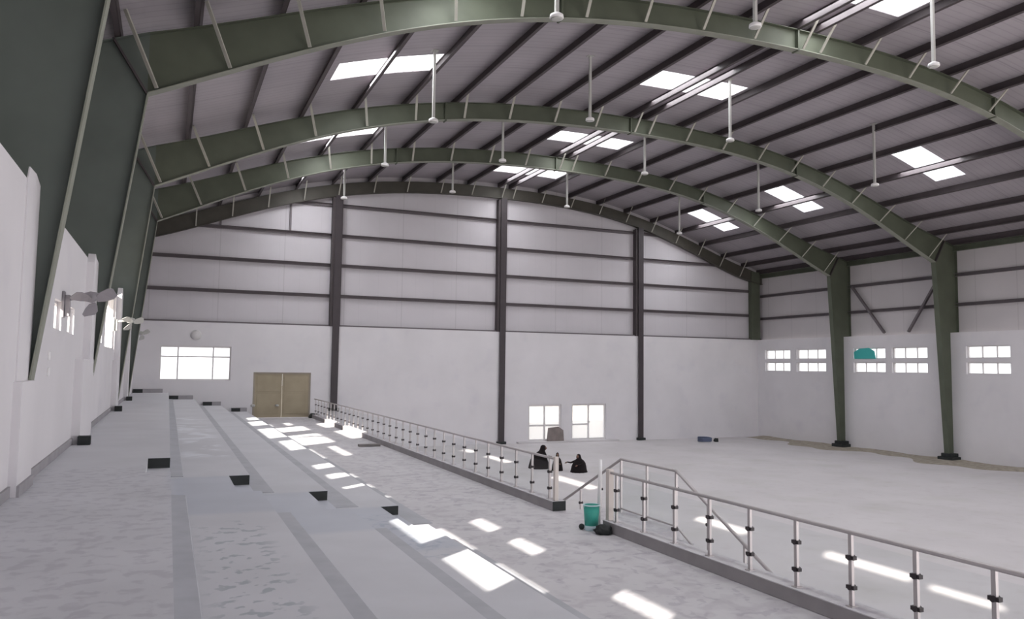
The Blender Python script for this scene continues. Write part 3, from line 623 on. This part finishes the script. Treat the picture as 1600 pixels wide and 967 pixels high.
# ------------------------------------------------------------------ things on the court
b = B()
rnd = random.Random(4); ny = 110
prof = []
for i in range(ny + 1):
    y = 8 + (D - 0.5 - 8) * i / ny; wv = 1.5 + 0.6 * math.sin(y * 0.7) + 0.3 * math.sin(y * 1.9 + 1); hh = 0.05 + 0.05 * (1 + math.sin(y * 1.3)) * 0.5 + rnd.random() * 0.02
    prof.append((y, wv, hh))
rows = []
for y, wv, hh in prof:
    rows.append([b.verts.new((XW - 0.002, y, hh)), b.verts.new((XW - 0.3 * wv, y, hh * 0.8)), b.verts.new((XW - 0.8 * wv, y, hh * 0.35)), b.verts.new((XW - 1.25 * wv, y, 0.001))])
for a, c in zip(rows, rows[1:]):
    for j in range(3): b.faces.new((a[j], c[j], c[j + 1], a[j + 1]))
tag(obj('sand_bank', b, SAND, smooth=True), 'low brown bank of sand and rubble along the foot of the right wall', 'sand', kind='stuff')
t = thing('hose_coil', 'dark blue coiled hose on the court near the far right corner', 'hose', (32.8, 43.0, 0))
b = B(); pts = [(32.8 + (0.42 + 0.02 * math.sin(3 * a)) * math.cos(a), 43.0 + 0.42 * math.sin(a), 0.05 + a * 0.012) for a in [i * 2 * math.pi / 20 for i in range(70)]]
tube(b, pts, 0.05, 8); obj('hose', b, BLUEP, t, True)
lump('rubble_lump', 33.7, 43.0, 0, 0.16, 0.22, BLACK, 'small dark lump on the court just right of the blue hose', 'lump', 9)

# people: skinned figures crouching on the court
def figure(name, label, base, face, lean, arm_out, sit):
    """a crouching person in black; base = point on the floor, face = heading angle"""
    t = thing(name, label, 'person', base, 'people in black on the court')
    V = []; E_ = []; R_ = []
    def add(p, r, par=None):
        V.append(Vector(p)); R_.append(r)
        if par is not None: E_.append((par, len(V) - 1))
        return len(V) - 1
    hz = 0.20 if sit else 0.26
    pel = add((0, 0, hz), 0.155)
    wa = add((0, 0.06 + lean * .3, hz + 0.16), 0.14, pel); ch = add((0, 0.12 + lean * .7, hz + 0.34), 0.155, wa)
    nb = add((0, 0.16 + lean, hz + 0.48), 0.065, ch); hb = add((0, 0.19 + lean, hz + 0.56), 0.075, nb); ht = add((0, 0.2 + lean, hz + 0.68), 0.085, hb)
    hands = []
    for s in (-1, 1):
        hp = add((s * 0.12, 0.02, hz), 0.11, pel); kn = add((s * 0.2, 0.36, hz + 0.22), 0.075, hp); an = add((s * 0.16, 0.2, 0.09), 0.05, kn)
        ft = add((s * 0.17, 0.33, 0.045), 0.042, an); add((s * 0.18, 0.40, 0.035), 0.03, ft)
        sh = add((s * 0.19, 0.13 + lean * .75, hz + 0.40), 0.065, ch); ex = 0.12 if s * arm_out > 0 else 0
        el = add((s * (0.25 + ex), 0.28 + lean * .6, hz + 0.24 + ex * .4), 0.05, sh); wr = add((s * (0.16 + 2.4 * ex), 0.47 + lean * .3, hz + 0.22 + ex), 0.034, el)
        pa = add((s * (0.14 + 2.7 * ex), 0.53 + lean * .3, hz + 0.20 + ex), 0.034, wr); hands.append((pa, s))
    me = bpy.data.meshes.new('body'); me.from_pydata(V, E_, []); me.update(); o = bpy.data.objects.new('body', me); C.objects.link(o); me.materials.append(CLOTH)
    sk = o.modifiers.new('skin', 'SKIN'); sk.use_smooth_shade = True
    for i, r in enumerate(R_): me.skin_vertices[0].data[i].radius = (r, r)
    me.skin_vertices[0].data[0].use_root = True
    ss = o.modifiers.new('sub', 'SUBSURF'); ss.levels = 2; ss.render_levels = 2
    o.parent = t
    # face, hands with fingers
    b = B(); bmesh.ops.create_uvsphere(b, u_segments=16, v_segments=12, radius=1)
    hc = V[ht] + Vector((0, 0.02, -0.03))
    for v in b.verts:
        n = v.co.copy(); v.co = hc + Vector((n.x * 0.075, n.y * 0.092 + (0.014 if n.y > 0.85 and abs(n.z + .1) < .25 else 0), n.z * 0.112))
    f = obj('face', b, SKIN, None, True); f.parent = t
    b = B(); bmesh.ops.create_uvsphere(b, u_segments=16, v_segments=12, radius=1)
    for v in b.verts:
        n = v.co.copy(); v.co = hc + Vector((n.x * 0.088, n.y * 0.10 - 0.028, n.z * 0.118 + 0.02))
    f = obj('hair', b, CLOTH, None, True); f.parent = t
    b = B(); n_ = 28; rings = []
    hx, hy = hc.x, hc.y
    prof_ = [(0.40, 0.0, 0.16, 0.42), (0.37, 0.12, 0.17, 0.40), (0.33, hz + 0.12, 0.16, 0.34), (0.29, hz + 0.30, 0.12 + lean * .5, 0.27), (0.24, hz + 0.42, 0.12 + lean * .8, 0.20), (0.12, hz + 0.52, 0.13 + lean, 0.12), (0.115, hz + 0.62, hy - 0.05, 0.115), (0.09, hz + 0.74, hy - .05, 0.09), (0.02, hz + 0.79, hy - .05, 0.02)]
    for rx_, z_, cy_, ry_ in prof_:
        rings.append([b.verts.new((math.cos(2 * math.pi * q / n_) * rx_ * (1 + 0.07 * math.sin(q * 2.7 + z_ * 6) * (z_ < hz + .4)), cy_ + math.sin(2 * math.pi * q / n_) * ry_ * (1 + 0.06 * math.cos(q * 3.1 + z_ * 5) * (z_ < hz + .4)), z_)) for q in range(n_)])
    for r0, r1 in zip(rings, rings[1:]):
        for q in range(n_): b.faces.new((r0[q], r0[(q + 1) % n_], r1[(q + 1) % n_], r1[q]))
    f = obj('robe', b, CLOTH, None, True); f.parent = t
    for pa, s in hands:
        b = B(); p = V[pa]
        tube(b, [p + Vector((0, -0.05, .005)), p + Vector((0, 0.0, 0)), p + Vector((0, 0.045, -.01))], [0.022, 0.038, 0.036], 8)
        for q, L in enumerate((0.065, 0.078, 0.072, 0.056)):
            o0 = p + Vector(((q - 1.5) * 0.019, 0.04, -0.01)); tube(b, [o0, o0 + Vector((0, L * .5, -.01)), o0 + Vector((0, L * .85, -L * .45))], [0.0095, 0.009, 0.007], 6)
        o0 = p + Vector((-s * 0.03, -0.01, 0)); tube(b, [o0, o0 + Vector((-s * 0.028, 0.03, -.01)), o0 + Vector((-s * 0.03, 0.055, -.025))], [0.011, 0.01, 0.008], 6)
        h_ = obj('hand', b, SKIN, None, True); h_.parent = t
    t.rotation_euler = (0, 0, face)
    return t
figure('person', 'person in black crouched on the court, leftmost and largest of the three, behind the rail', (16.25, 34.3, 0), math.radians(-110), 0.14, 1, False).scale = (1.2, 1.2, 1.05)
figure('person', 'person in black sitting on the court just right of the left cream newel post', (16.92, 33.3, 0), math.radians(160), 0.03, 0, True).scale = (0.66, 0.66, 0.85)
figure('person', 'person in black squatting with one arm out, rightmost of the three on the court', (17.75, 32.5, 0), math.radians(120), 0.02, 1, True).scale = (0.95, 1.05, 0.84)
